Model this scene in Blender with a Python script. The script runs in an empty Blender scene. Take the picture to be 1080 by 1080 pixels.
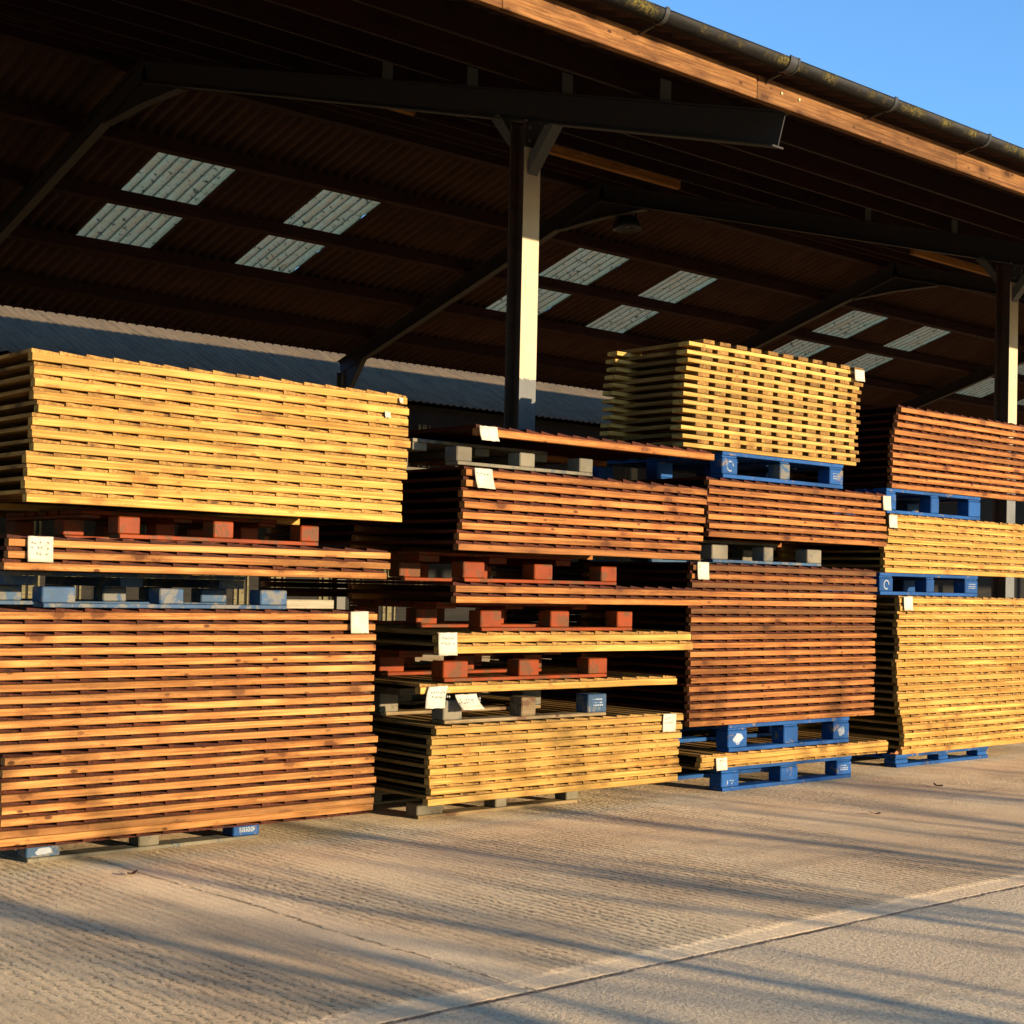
import bpy, bmesh, math, random
from mathutils import Vector, Matrix, Euler
random.seed(11)
R = math.radians
S = bpy.context.scene
COL = S.collection

# ------------------------------------------------------------------ render / view
S.render.engine = 'CYCLES'
S.render.resolution_x = 1024; S.render.resolution_y = 1024
S.view_settings.view_transform = 'Standard'
S.view_settings.look = 'None'
S.view_settings.gamma = 1.0
S.view_settings.exposure = 1.37
try: S.view_settings.use_curve_mapping = False
except Exception: pass

H = 1.2                                   # eye height above the yard
SUN_E = 9.5; SUN_A = 14.0                 # elevation, degrees the shadows lean to -x from +y

# ------------------------------------------------------------------ node helpers
class NT:
    def __init__(s, name):
        m = bpy.data.materials.new(name); m.use_nodes = True
        s.m = m; s.t = m.node_tree; s.t.nodes.clear()
        s.out = s.n('ShaderNodeOutputMaterial')
    def n(s, typ, **kw):
        nd = s.t.nodes.new(typ)
        for k, v in kw.items(): setattr(nd, k, v)
        return nd
    def put(s, sock, v):
        if v is None: return
        if isinstance(v, bpy.types.NodeSocket): s.t.links.new(v, sock)
        else:
            if hasattr(sock.default_value, '__len__') and len(sock.default_value) == 4 and len(v) == 3: v = (*v, 1)
            sock.default_value = v
    def math(s, op, a, b=None, c=None, clamp=False):
        nd = s.n('ShaderNodeMath', operation=op, use_clamp=clamp)
        s.put(nd.inputs[0], a); s.put(nd.inputs[1], b); s.put(nd.inputs[2], c)
        return nd.outputs[0]
    def vmath(s, op, a, b=None):
        nd = s.n('ShaderNodeVectorMath', operation=op)
        s.put(nd.inputs[0], a); s.put(nd.inputs[1], b)
        return nd.outputs[0]
    def mix(s, f, a, b, blend='MIX'):
        nd = s.n('ShaderNodeMix', data_type='RGBA', blend_type=blend)
        s.put(nd.inputs[0], f); s.put(nd.inputs[6], a); s.put(nd.inputs[7], b)
        return nd.outputs[2]
    def noise(s, v, scale, detail=4, rough=.55, dist=0):
        nd = s.n('ShaderNodeTexNoise')
        s.put(nd.inputs['Vector'], v)
        for k, x in (('Scale', scale), ('Detail', detail), ('Roughness', rough), ('Distortion', dist)): nd.inputs[k].default_value = x
        return nd.outputs['Fac']
    def voro(s, v, scale, rnd=1.0):
        nd = s.n('ShaderNodeTexVoronoi'); s.put(nd.inputs['Vector'], v)
        nd.inputs['Scale'].default_value = scale; nd.inputs['Randomness'].default_value = rnd
        return nd.outputs['Distance'], nd.outputs['Color']
    def ramp(s, f, lo, hi):
        nd = s.n('ShaderNodeMapRange', interpolation_type='SMOOTHSTEP')
        s.put(nd.inputs['Value'], f); nd.inputs['From Min'].default_value = lo; nd.inputs['From Max'].default_value = hi
        return nd.outputs[0]
    def bump(s, h, strength=.3, dist=.01, nrm=None):
        nd = s.n('ShaderNodeBump'); s.put(nd.inputs['Height'], h)
        nd.inputs['Strength'].default_value = strength; nd.inputs['Distance'].default_value = dist
        if nrm is not None: s.put(nd.inputs['Normal'], nrm)
        return nd.outputs[0]
    def bsdf(s, col, rough=.7, nrm=None, metal=0.0, spec=.35):
        b = s.n('ShaderNodeBsdfPrincipled')
        s.put(b.inputs['Base Color'], col); s.put(b.inputs['Roughness'], rough)
        b.inputs['Metallic'].default_value = metal
        b.inputs['Specular IOR Level'].default_value = spec
        if nrm is not None: s.put(b.inputs['Normal'], nrm)
        return b.outputs[0]
    def end(s, sh):
        s.t.links.new(sh, s.out.inputs['Surface']); return s.m
    def obj(s): return s.n('ShaderNodeTexCoord').outputs['Object']
    def rnd(s): return s.n('ShaderNodeObjectInfo').outputs['Random']
    def scl(s, v, xyz): return s.vmath('MULTIPLY', v, xyz)

def wood(name, c1, c2, axis='x', knot=(.10, .045, .015), var=.35, rough=.68, knots=1.0, dirt=None):
    t = NT(name); o = t.obj(); r = t.rnd()
    cmb = t.n('ShaderNodeCombineXYZ')
    t.put(cmb.inputs[0], t.math('MULTIPLY', r, 41.3)); t.put(cmb.inputs[1], t.math('MULTIPLY', r, 97.7)); t.put(cmb.inputs[2], t.math('MULTIPLY', r, 63.1))
    v = t.vmath('ADD', o, cmb.outputs[0])
    sc = {'x': (1.6, 26, 26), 'y': (26, 1.6, 26)}[axis]
    kc = {'x': (4.2, 9, 9), 'y': (9, 4.2, 9)}[axis]
    g = t.noise(t.scl(v, sc), 1.6, 7, .62, 1.2)
    big = t.noise(t.scl(v, {'x': (1.7, 5, 5), 'y': (5, 1.7, 5)}[axis]), 1.0, 3, .6, .5)
    col = t.mix(t.ramp(g, .33, .70), c1, c2)
    col = t.mix(t.math('MULTIPLY', t.ramp(big, .50, .72), .55*knots), col, tuple(x*.52 for x in c1))
    col = t.mix(t.math('MULTIPLY', t.ramp(big, .48, .30), .35), col, tuple(min(1, x*1.35) for x in c2))
    st = t.noise(t.scl(v, {'x': (.9, 75, 75), 'y': (75, .9, 75)}[axis]), 1.0, 4, .6, .35)
    col = t.mix(t.math('MULTIPLY', t.ramp(st, .48, .60), .62), col, tuple(x*.50 for x in c1))
    sw = t.noise(t.scl(v, {'x': (9, 60, 60), 'y': (60, 9, 60)}[axis]), 1.0, 5, .7, 2.2)
    col = t.mix(t.math('MULTIPLY', t.math('MULTIPLY', t.ramp(sw, .50, .60), t.ramp(big, .42, .60)), .60*knots), col, tuple(x*.42 for x in c1))
    col = t.mix(t.math('MULTIPLY', t.ramp(st, .44, .32), .35), col, tuple(min(1, x*1.25) for x in c2))
    d, cc = t.voro(t.scl(v, kc), 1.0)
    halo = t.math('MULTIPLY', t.math('SUBTRACT', 1.0, t.ramp(t.math('ADD', d, t.math('MULTIPLY', t.math('SUBTRACT', st, .5), .5)), .18, .48)), .62*knots)
    col = t.mix(halo, col, tuple(.5*(a+b) for a, b in zip(knot, c1)))
    dn = t.math('ADD', d, t.math('MULTIPLY', t.math('SUBTRACT', t.noise(v, 40, 3), .5), .25))
    kf = t.math('MULTIPLY', t.math('SUBTRACT', 1.0, t.ramp(dn, .10, .22)), .88*knots)
    col = t.mix(kf, col, knot)
    if dirt is not None:
        col = t.mix(t.math('MULTIPLY', t.ramp(t.noise(v, 7, 6, .7), .52, .70), .8), col, dirt)
    d3, c3 = t.voro(t.vmath('ADD', t.scl(v, {'x': (7.5, 16, 16), 'y': (16, 7.5, 16)}[axis]), (3.7, 1.9, 5.3)), 1.0)
    ring = t.math('ADD', d3, t.math('MULTIPLY', t.math('SUBTRACT', st, .5), .16))
    pin = t.math('MULTIPLY', t.math('SUBTRACT', 1.0, t.ramp(ring, .09, .15)), .9*knots)
    col = t.mix(t.math('MULTIPLY', pin, t.ramp(big, .40, .52)), col, tuple(x*.8 for x in knot))
    w = t.n('ShaderNodeTexWhiteNoise', noise_dimensions='1D'); t.put(w.inputs['W'], t.math('MULTIPLY', r, 517.0))
    br = t.math('ADD', t.math('MULTIPLY', w.outputs['Value'], var), 1 - var*.55)
    w2 = t.n('ShaderNodeTexWhiteNoise', noise_dimensions='1D'); t.put(w2.inputs['W'], t.math('MULTIPLY', r, 911.0))
    col = t.mix(t.math('MULTIPLY', t.ramp(w2.outputs['Value'], .55, 1.0), .38), col, (c1[0]*.80, c1[1]*.98, c1[2]*1.35))
    bc = t.n('ShaderNodeCombineXYZ')
    for i in range(3): t.put(bc.inputs[i], br)
    col = t.mix(1.0, col, bc.outputs[0], 'MULTIPLY')
    return t.end(t.bsdf(col, rough, t.bump(g, .35, .004), spec=.10))

def paint(name, c, under, amount=.5, rough=.55, scale=9, stain=None, spec=.12):
    t = NT(name); o = t.obj(); r = t.rnd()
    cmb = t.n('ShaderNodeCombineXYZ')
    t.put(cmb.inputs[0], t.math('MULTIPLY', r, 31.0)); t.put(cmb.inputs[1], t.math('MULTIPLY', r, 17.0)); t.put(cmb.inputs[2], t.math('MULTIPLY', r, 53.0))
    v = t.vmath('ADD', o, cmb.outputs[0])
    n = t.noise(v, scale, 7, .68, .6)
    f = t.ramp(n, amount, amount + .07)
    var = t.noise(v, 3.2, 4)
    base = t.mix(t.ramp(var, .3, .7), tuple(x*.72 for x in c), tuple(min(1, x*1.18) for x in c))
    col = t.mix(f, base, under)
    if stain: col = t.mix(t.math('MULTIPLY', t.ramp(t.noise(v, 22, 5, .7), .55, .7), .6), col, stain)
    return t.end(t.bsdf(col, rough, t.bump(n, .25, .004), spec=spec))

M = {}
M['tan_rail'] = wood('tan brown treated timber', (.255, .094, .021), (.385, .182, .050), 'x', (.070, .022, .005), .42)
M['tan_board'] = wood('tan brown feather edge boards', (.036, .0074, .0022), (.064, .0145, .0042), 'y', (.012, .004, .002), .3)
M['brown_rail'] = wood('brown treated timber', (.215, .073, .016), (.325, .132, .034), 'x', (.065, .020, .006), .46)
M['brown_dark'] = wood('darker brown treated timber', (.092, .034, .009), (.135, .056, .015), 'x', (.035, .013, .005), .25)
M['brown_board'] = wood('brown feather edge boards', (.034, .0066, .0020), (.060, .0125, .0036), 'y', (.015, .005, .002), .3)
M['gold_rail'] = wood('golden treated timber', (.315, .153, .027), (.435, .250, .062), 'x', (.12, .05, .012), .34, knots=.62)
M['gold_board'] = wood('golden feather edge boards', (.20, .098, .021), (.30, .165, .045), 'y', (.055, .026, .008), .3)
M['pale_picket'] = wood('pale picket timber', (.155, .074, .017), (.27, .148, .038), 'y', (.06, .025, .007), .55)
M['pale_rail'] = wood('pale picket rail timber', (.35, .190, .040), (.44, .275, .075), 'x', (.14, .065, .016), .32, knots=.6)
M['fascia'] = wood('brown weathered fascia board', (.105, .042, .0125), (.215, .100, .032), 'x', (.035, .013, .005), .2)
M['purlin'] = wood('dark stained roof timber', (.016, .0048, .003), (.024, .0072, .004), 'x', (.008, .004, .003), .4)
M['glint_strip'] = wood('roof strip tinted as reflected sun', (.17, .065, .012), (.26, .11, .021), 'x', (.15, .06, .015), .2)  # paler tone paints in reflected sunlight, not newer wood
M['plank'] = wood('pale bare plank', (.26, .21, .13), (.32, .27, .18), 'x', (.15, .1, .05), .2)
GREYW = (.12, .095, .07)
M['blue'] = paint('blue pallet paint', (.008, .047, .150), GREYW, .585, stain=(.005, .02, .07))
M['blue_worn'] = paint('worn blue pallet paint', (.026, .055, .098), (.098, .092, .078), .50, stain=(.04, .045, .04))
M['grey_pallet'] = paint('weathered grey pallet wood', (.120, .102, .068), (.070, .075, .068), .54, .8, stain=(.05, .038, .024))
M['red'] = paint('red pallet paint', (.150, .024, .0026), (.085, .030, .009), .51, stain=(.045, .010, .003))
M['tan_pallet'] = wood('bare pallet boards', (.15, .10, .045), (.21, .15, .075), 'x', (.08, .04, .02), .3)
M['white_mark'] = paint('white stencil paint', (.22, .24, .26), (.04, .08, .16), .54)

def paper():
    t = NT('white paper tag'); o = t.obj()
    n = t.noise(o, 16, 4)
    col = t.mix(t.ramp(n, .3, .7), (.31, .27, .19), (.40, .36, .27))
    return t.end(t.bsdf(col, .8, t.bump(n, .2, .01)))
M['paper'] = paper()
def ink():
    t = NT('faded pen ink'); return t.end(t.bsdf((.25, .235, .185), .8))
M['ink'] = ink()

def steel(name, c, rust, amount, rough=.6):
    t = NT(name); o = t.obj()
    n = t.noise(o, 6, 8, .7, .4); n2 = t.noise(t.scl(o, (30, 30, 6)), 1.2, 6, .7)
    f = t.math('MAXIMUM', t.ramp(n, amount, amount + .05), t.ramp(n2, amount + .06, amount + .1))
    col = t.mix(f, c, rust)
    return t.end(t.bsdf(col, rough, t.bump(n, .2, .004), spec=.3))
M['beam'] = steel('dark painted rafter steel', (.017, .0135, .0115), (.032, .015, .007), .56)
M['brace'] = steel('grey primed steel', (.075, .070, .056), (.04, .02, .01), .66)
def post_mat():
    t = NT('cream and grey post paint'); o = t.obj()
    sep = t.n('ShaderNodeSeparateXYZ'); t.put(sep.inputs[0], o)
    edge = t.math('ADD', sep.outputs[2], t.math('MULTIPLY', t.math('SUBTRACT', t.noise(t.scl(o, (30, 30, 12)), 1.0, 4, .6), .5), .09))
    low = t.math('SUBTRACT', 1.0, t.ramp(edge, 2.615, 2.622))
    nn = t.noise(o, 4, 5)
    cream = t.mix(t.ramp(nn, .3, .7), (.33, .26, .155), (.38, .305, .19))
    grey = t.mix(t.ramp(nn, .3, .7), (.075, .075, .068), (.10, .098, .09))
    col = t.mix(low, cream, grey)
    ch = t.ramp(t.noise(t.scl(o, (1, 1, .45)), 34, 5, .6), .685, .71)
    col = t.mix(ch, col, (.04, .02, .012))
    # side faces (local x) are rusted brown, front flange is painted
    g = t.n('ShaderNodeNewGeometry'); s2 = t.n('ShaderNodeSeparateXYZ'); t.put(s2.inputs[0], g.outputs['Normal'])
    side = t.math('MAXIMUM', t.ramp(t.math('ABSOLUTE', s2.outputs[0]), .4, .6), t.math('GREATER_THAN', sep.outputs[1], 7.757))
    col = t.mix(side, col, t.mix(t.ramp(t.noise(o, 9, 7, .7), .45, .6), (.036, .022, .013), (.060, .025, .012)))
    return t.end(t.bsdf(col, .6, t.bump(nn, .1, .003)))
M['post'] = post_mat()

def sheet(name, c1, c2, moss=None):
    t = NT(name); o = t.obj()
    a = t.noise(t.scl(o, (5, 1.1, 1)), 1.4, 7, .65, .4); b = t.noise(o, 9, 6, .65)
    col = t.mix(t.ramp(a, .3, .7), c1, c2)
    if moss: col = t.mix(t.math('MULTIPLY', t.ramp(b, .50, .66), .8), col, moss)
    return t.end(t.bsdf(col, .85, t.bump(b, .2, .01), spec=.15))
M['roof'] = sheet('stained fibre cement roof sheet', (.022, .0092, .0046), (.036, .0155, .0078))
M['slate_roof'] = sheet('grey corrugated roof sheet', (.066, .051, .033), (.115, .086, .054), (.12, .08, .04))
def rooflight():
    t = NT('dirty translucent roof sheet'); o = t.obj()
    a = t.noise(t.scl(o, (7, 1.6, 2)), 1.5, 7, .65, .3); b = t.noise(o, 12, 8, .72)
    c = t.noise(o, 42, 4, .6)
    col = t.mix(t.ramp(a, .3, .7), (1.0, .435, .140), (1.0, .56, .220))
    col = t.mix(t.math('MULTIPLY', t.ramp(c, .50, .64), .35), col, (.40, .30, .13))
    sep = t.n('ShaderNodeSeparateXYZ'); t.put(sep.inputs[0], o)
    ph = t.math('SINE', t.math('MULTIPLY', t.math('ADD', sep.outputs[0], 7.0), 2*math.pi/.146))
    val = t.ramp(t.math('ADD', ph, t.math('MULTIPLY', t.math('SUBTRACT', c, .5), 1.2)), -.35, -.85)
    col = t.mix(t.math('MULTIPLY', val, .80), col, (.12, .095, .04))
    col = t.mix(t.ramp(b, .565, .63), col, (.07, .058, .028))
    tr = t.n('ShaderNodeBsdfTranslucent'); t.put(tr.inputs[0], col)
    df = t.n('ShaderNodeBsdfDiffuse'); t.put(df.inputs[0], t.mix(.6, col, (.1, .1, .08)))
    mx = t.n('ShaderNodeMixShader'); mx.inputs[0].default_value = .04
    t.t.links.new(tr.outputs[0], mx.inputs[1]); t.t.links.new(df.outputs[0], mx.inputs[2])
    return t.end(mx.outputs[0])
M['rooflight'] = rooflight()

def gutter_mat():
    t = NT('black plastic gutter with moss'); o = t.obj()
    sep = t.n('ShaderNodeSeparateXYZ'); t.put(sep.inputs[0], o)
    patch = t.ramp(t.noise(t.scl(o, (2.6, 0, 0)), 1.3, 3, .6), .47, .60)
    fine = t.noise(o, 55, 8, .75)
    edge = t.math('MULTIPLY', t.math('SUBTRACT', t.noise(o, 22, 5, .7), .5), .07)
    band = t.math('SUBTRACT', 1.0, t.ramp(t.math('ABSOLUTE', t.math('ADD', t.math('ADD', sep.outputs[2], .022), edge)), .006, .030))
    f = t.math('MULTIPLY', t.math('MULTIPLY', patch, t.ramp(fine, .40, .58)), band)
    n = t.noise(t.scl(o, (3, 20, 20)), 1.5, 5)
    base = t.mix(t.ramp(n, .35, .7), (.004, .0037, .0033), (.011, .0085, .0055))
    col = t.mix(f, base, (.12, .092, .019))
    return t.end(t.bsdf(col, t.mix(f, (.62,)*3, (.95,)*3), t.bump(t.math('ADD', n, t.math('MULTIPLY', f, 3)), .3, .01), spec=.18))
M['gutter'] = gutter_mat()
def plain(name, c, rough=.6, nz=.25, scale=12, spec=.3):
    t = NT(name); o = t.obj(); n = t.noise(o, scale, 5, .6)
    col = t.mix(t.ramp(n, .3, .7), tuple(x*(1-nz) for x in c), tuple(min(1, x*(1+nz)) for x in c))
    return t.end(t.bsdf(col, rough, t.bump(n, .15, .004), spec=spec))
M['black'] = plain('black plastic joint', (.02, .019, .017), .45)
M['lamp'] = plain('dark enamel lamp', (.010, .010, .011), .4)
M['lens'] = plain('dusty lamp glass', (.03, .03, .028), .3)
M['bolt'] = plain('pale bolt head', (.30, .25, .12), .6)
M['dark_wall'] = wood('dark barn wall boards', (.012, .010, .007), (.02, .016, .011), 'x', (.008, .006, .004), .3)
M['olive_wall'] = wood('olive barn wall strip', (.10, .085, .040), (.13, .11, .055), 'x', (.05, .04, .02), .2)
M['bark'] = plain('grey brown bark', (.10, .075, .055), .9, .4, 18)
M['leaf'] = plain('dry brown leaf', (.07, .035, .018), .8, .4, 30)
M['leaf_orange'] = plain('orange splintered bark', (.42, .15, .05), .8, .4, 30)
M['earth'] = plain('far yard earth', (.16, .13, .09), .95, .3, .8)

def concrete():
    t = NT('tamped concrete yard'); o = t.obj()
    sep = t.n('ShaderNodeSeparateXYZ'); t.put(sep.inputs[0], o)
    x, y = sep.outputs[0], sep.outputs[1]
    wob = t.math('MULTIPLY', t.math('SUBTRACT', t.noise(o, 2.2, 5, .65), .5), .06)
    wobf = t.math('MULTIPLY', t.math('SUBTRACT', t.noise(o, 30, 4, .65), .5), .018)
    # joints: one along x (y = 3.345), ones along y
    jy = t.math('ADD', t.math('ABSOLUTE', t.math('SUBTRACT', y, 3.345)), wobf)
    xj = t.math('ADD', 3.02, t.math('MULTIPLY', t.math('SUBTRACT', 5.66, y), .030))
    jx = t.math('ADD', t.math('ABSOLUTE', t.math('ADD', t.math('SUBTRACT', x, xj), t.math('MULTIPLY', wob, 1.6))), t.math('MULTIPLY', wobf, 1.6))
    jx2 = t.math('ADD', t.math('ABSOLUTE', t.math('ADD', t.math('SUBTRACT', x, 7.9), wob)), wobf)
    back = t.ramp(y, 3.34, 3.35)
    g1 = t.math('SUBTRACT', 1.0, t.ramp(jy, .003, .020))
    g2 = t.math('MULTIPLY', t.math('SUBTRACT', 1.0, t.ramp(jx, .002, .010)), back)
    groove = t.math('MAXIMUM', g1, g2)
    # trowelled smooth bands beside the joints
    b1 = t.math('MULTIPLY', t.ramp(y, 3.335, 3.36), t.math('SUBTRACT', 1.0, t.ramp(t.math('ADD', t.math('ADD', y, wob), t.math('MULTIPLY', wobf, 2)), 3.45, 3.52)))
    b2 = t.math('MULTIPLY', t.math('SUBTRACT', 1.0, t.ramp(t.math('ADD', jx, t.math('MULTIPLY', wob, 3)), .05, .26)), back)
    smooth = t.math('MAXIMUM', b1, t.math('MULTIPLY', b2, .8))
    # ridges run along y, broken up
    w1 = t.vmath('ADD', o, t.vmath('SCALE', (0, 0, 0)))
    rd = t.noise(t.scl(o, (26, 1.1, 1)), 1.5, 4, .6, .3)
    w = t.n('ShaderNodeTexWave', wave_type='BANDS', bands_direction='X', wave_profile='SIN')
    t.put(w.inputs['Vector'], o)
    for k_, v_ in (('Scale', 7.4), ('Distortion', 4.5), ('Detail', 6), ('Detail Scale', 1.5), ('Detail Roughness', .65)): w.inputs[k_].default_value = v_
    patch = t.ramp(t.noise(t.scl(o, (1.3, .5, 1)), 1.1, 5, .65), .38, .64)
    stip = t.noise(t.scl(o, (150, 95, 1)), 1.0, 5, .75)
    grit = t.noise(t.scl(o, (80, 38, 1)), 1.0, 3, .65)
    agg = t.noise(o, 170, 3, .7)
    pit = t.math('MULTIPLY', t.ramp(grit, .54, .40), t.math('MULTIPLY', t.ramp(w.outputs['Fac'], .45, .10), t.math('MULTIPLY', t.math('ADD', t.math('MULTIPLY', patch, .8), .15), t.math('ADD', t.math('MULTIPLY', back, .85), .12))))
    ridge = t.math('ADD', t.math('MULTIPLY', rd, .9), t.math('MULTIPLY', t.math('MULTIPLY', w.outputs['Fac'], t.math('ADD', t.math('MULTIPLY', patch, .85), .12)), t.math('ADD', t.math('MULTIPLY', back, .90), .12)))
    lump = t.noise(t.scl(o, (62, 44, 1)), 1.0, 3, .6)
    h = t.math('ADD', ridge, t.math('ADD', t.math('MULTIPLY', stip, .8), t.math('MULTIPLY', lump, t.math('ADD', .55, t.math('MULTIPLY', t.math('SUBTRACT', 1.0, back), .45)))))
    h = t.math('SUBTRACT', h, t.math('MULTIPLY', pit, .8))
    h = t.math('MULTIPLY', h, t.math('SUBTRACT', 1.0, t.math('MULTIPLY', smooth, .80)))
    h = t.math('ADD', h, t.math('MULTIPLY', agg, .30))
    gb = t.math('MULTIPLY', groove, t.ramp(t.noise(o, 5, 4, .7), .34, .62))
    h = t.math('SUBTRACT', h, t.math('MULTIPLY', gb, 1.2))
    big = t.noise(o, .9, 5, .6); mid = t.noise(t.scl(o, (7, 1.6, 1)), 1.0, 5, .65)
    col = t.mix(t.ramp(big, .32, .70), (.79, .54, .295), (.96, .73, .425))
    col = t.mix(t.math('MULTIPLY', t.ramp(mid, .45, .72), .40), col, (.46, .34, .21))
    col = t.mix(t.math('MULTIPLY', t.math('SUBTRACT', 1.0, back), .6), col, (.92, .72, .46))
    col = t.mix(t.math('MULTIPLY', smooth, .45), col, (.76, .57, .34))
    col = t.mix(t.math('MULTIPLY', t.ramp(agg, .56, .68), .45), col, (.92, .82, .64))
    col = t.mix(t.math('MULTIPLY', t.ramp(stip, .52, .34), .55), col, (.32, .23, .14))
    col = t.mix(t.math('MULTIPLY', t.math('MULTIPLY', pit, .85), t.math('SUBTRACT', 1.0, smooth)), col, (.15, .10, .055))
    trk = t.math('MULTIPLY', t.ramp(t.noise(t.scl(o, (.35, 2.6, 1)), 1.3, 4, .6, .6), .54, .68), .30)
    col = t.mix(trk, col, (.30, .22, .14))
    fsp = t.math('MULTIPLY', t.ramp(lump, .52, .36), t.math('SUBTRACT', 1.0, t.math('MULTIPLY', back, .6)))
    col = t.mix(t.math('MULTIPLY', fsp, .38), col, (.36, .26, .165))
    stain = t.ramp(t.noise(t.scl(o, (1.1, .7, 1)), 1.6, 5, .6), .58, .74)
    col = t.mix(t.math('MULTIPLY', stain, .35), col, (.33, .25, .17))
    col = t.mix(t.math('MULTIPLY', gb, .68), col, (.21, .14, .075))
    return t.end(t.bsdf(col, .95, t.bump(h, 1.0, .017), spec=.08))
M['concrete'] = concrete()

# ------------------------------------------------------------------ mesh helpers
def box(bm, x0, x1, y0, y1, z0, z1, bev=0.0):
    vs = [bm.verts.new((x, y, z)) for z in (z0, z1) for y in (y0, y1) for x in (x0, x1)]
    fs = [bm.faces.new([vs[i] for i in f]) for f in ((0, 2, 3, 1), (4, 5, 7, 6), (0, 1, 5, 4), (2, 6, 7, 3), (0, 4, 6, 2), (1, 3, 7, 5))]
    if bev:
        es = list({e for f in fs for e in f.edges})
        bmesh.ops.bevel(bm, geom=es, offset=bev, segments=1, affect='EDGES', profile=.5)
def prism(bm, pts, axis, a0, a1):
    """extrude a 2-D outline along an axis ('x': pts are (y,z), 'y': pts are (x,z), 'z': (x,y))"""
    def P(p, a): return {'x': (a, p[0], p[1]), 'y': (p[0], a, p[1]), 'z': (p[0], p[1], a)}[axis]
    A = [bm.verts.new(P(p, a0)) for p in pts]; B = [bm.verts.new(P(p, a1)) for p in pts]
    n = len(pts)
    bm.faces.new(A); bm.faces.new(B[::-1])
    for i in range(n): bm.faces.new((A[i], B[i], B[(i+1) % n], A[(i+1) % n]))
def finish(bm, name, smooth=False):
    bmesh.ops.recalc_face_normals(bm, faces=bm.faces)
    me = bpy.data.meshes.new(name); bm.to_mesh(me); bm.free()
    if smooth:
        for p in me.polygons: p.use_smooth = True
    return me
def link(name, me, mat=None, parent=None, loc=(0, 0, 0), rot=None):
    o = bpy.data.objects.new(name, me); COL.objects.link(o)
    if mat is not None and me is not None:
        if not me.materials: me.materials.append(None)
        o.material_slots[0].link = 'OBJECT'; o.material_slots[0].material = mat
    o.location = loc
    if rot: o.rotation_euler = rot
    if parent: o.parent = parent
    return o
def tag(o, label, cat, group=None):
    o['label'] = label; o['category'] = cat
    if group: o['group'] = group
    return o
def struct(o): o['kind'] = 'structure'; return o
def empty(name, loc=(0, 0, 0), rot=None):
    o = bpy.data.objects.new(name, None); COL.objects.link(o); o.location = loc; o.empty_display_size = .2
    if rot: o.rotation_euler = rot
    return o
def ibeam(bm, p0, p1, side, h, b, tf, tw):
    """I-section from p0 to p1 (top-centre line); side = flange width direction"""
    p0 = Vector(p0); p1 = Vector(p1); d = (p1-p0).normalized(); s = Vector(side).normalized(); u = s.cross(d).normalized()
    if u.z < -1e-6 or (abs(u.z) < 1e-6 and u.y > 0): u = -u
    prof = [(-b/2, 0), (b/2, 0), (b/2, -tf), (tw/2, -tf), (tw/2, -h+tf), (b/2, -h+tf), (b/2, -h), (-b/2, -h), (-b/2, -h+tf), (-tw/2, -h+tf), (-tw/2, -tf), (-b/2, -tf)]
    A = [bm.verts.new(p0 + s*a + u*c) for a, c in prof]; B = [bm.verts.new(p1 + s*a + u*c) for a, c in prof]
    n = len(prof); bm.faces.new(A); bm.faces.new(B[::-1])
    for i in range(n): bm.faces.new((A[i], B[i], B[(i+1) % n], A[(i+1) % n]))
def tube(bm, pts, rads, seg=8):
    rings = []
    for i, (p, r) in enumerate(zip(pts, rads)):
        p = Vector(p); a = Vector(pts[max(i-1, 0)]); b = Vector(pts[min(i+1, len(pts)-1)])
        d = (b-a).normalized(); q = d.to_track_quat('Z', 'Y')
        rings.append([bm.verts.new(p + q @ Vector((r*math.cos(2*math.pi*k/seg), r*math.sin(2*math.pi*k/seg), 0))) for k in range(seg)])
    for A, B in zip(rings, rings[1:]):
        for k in range(seg): bm.faces.new((A[k], A[(k+1) % seg], B[(k+1) % seg], B[k]))
    bm.faces.new(rings[0][::-1]); bm.faces.new(rings[-1])

# ------------------------------------------------------------------ ground
bm = bmesh.new(); box(bm, -400, 400, -400, 400, -.5, -.03)
struct(link('ground', finish(bm, 'ground'), M['earth']))
bm = bmesh.new(); box(bm, -30, 60, -30, 60, -.029, 0)
struct(link('concrete_yard', finish(bm, 'concrete_yard'), M['concrete']))

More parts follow.
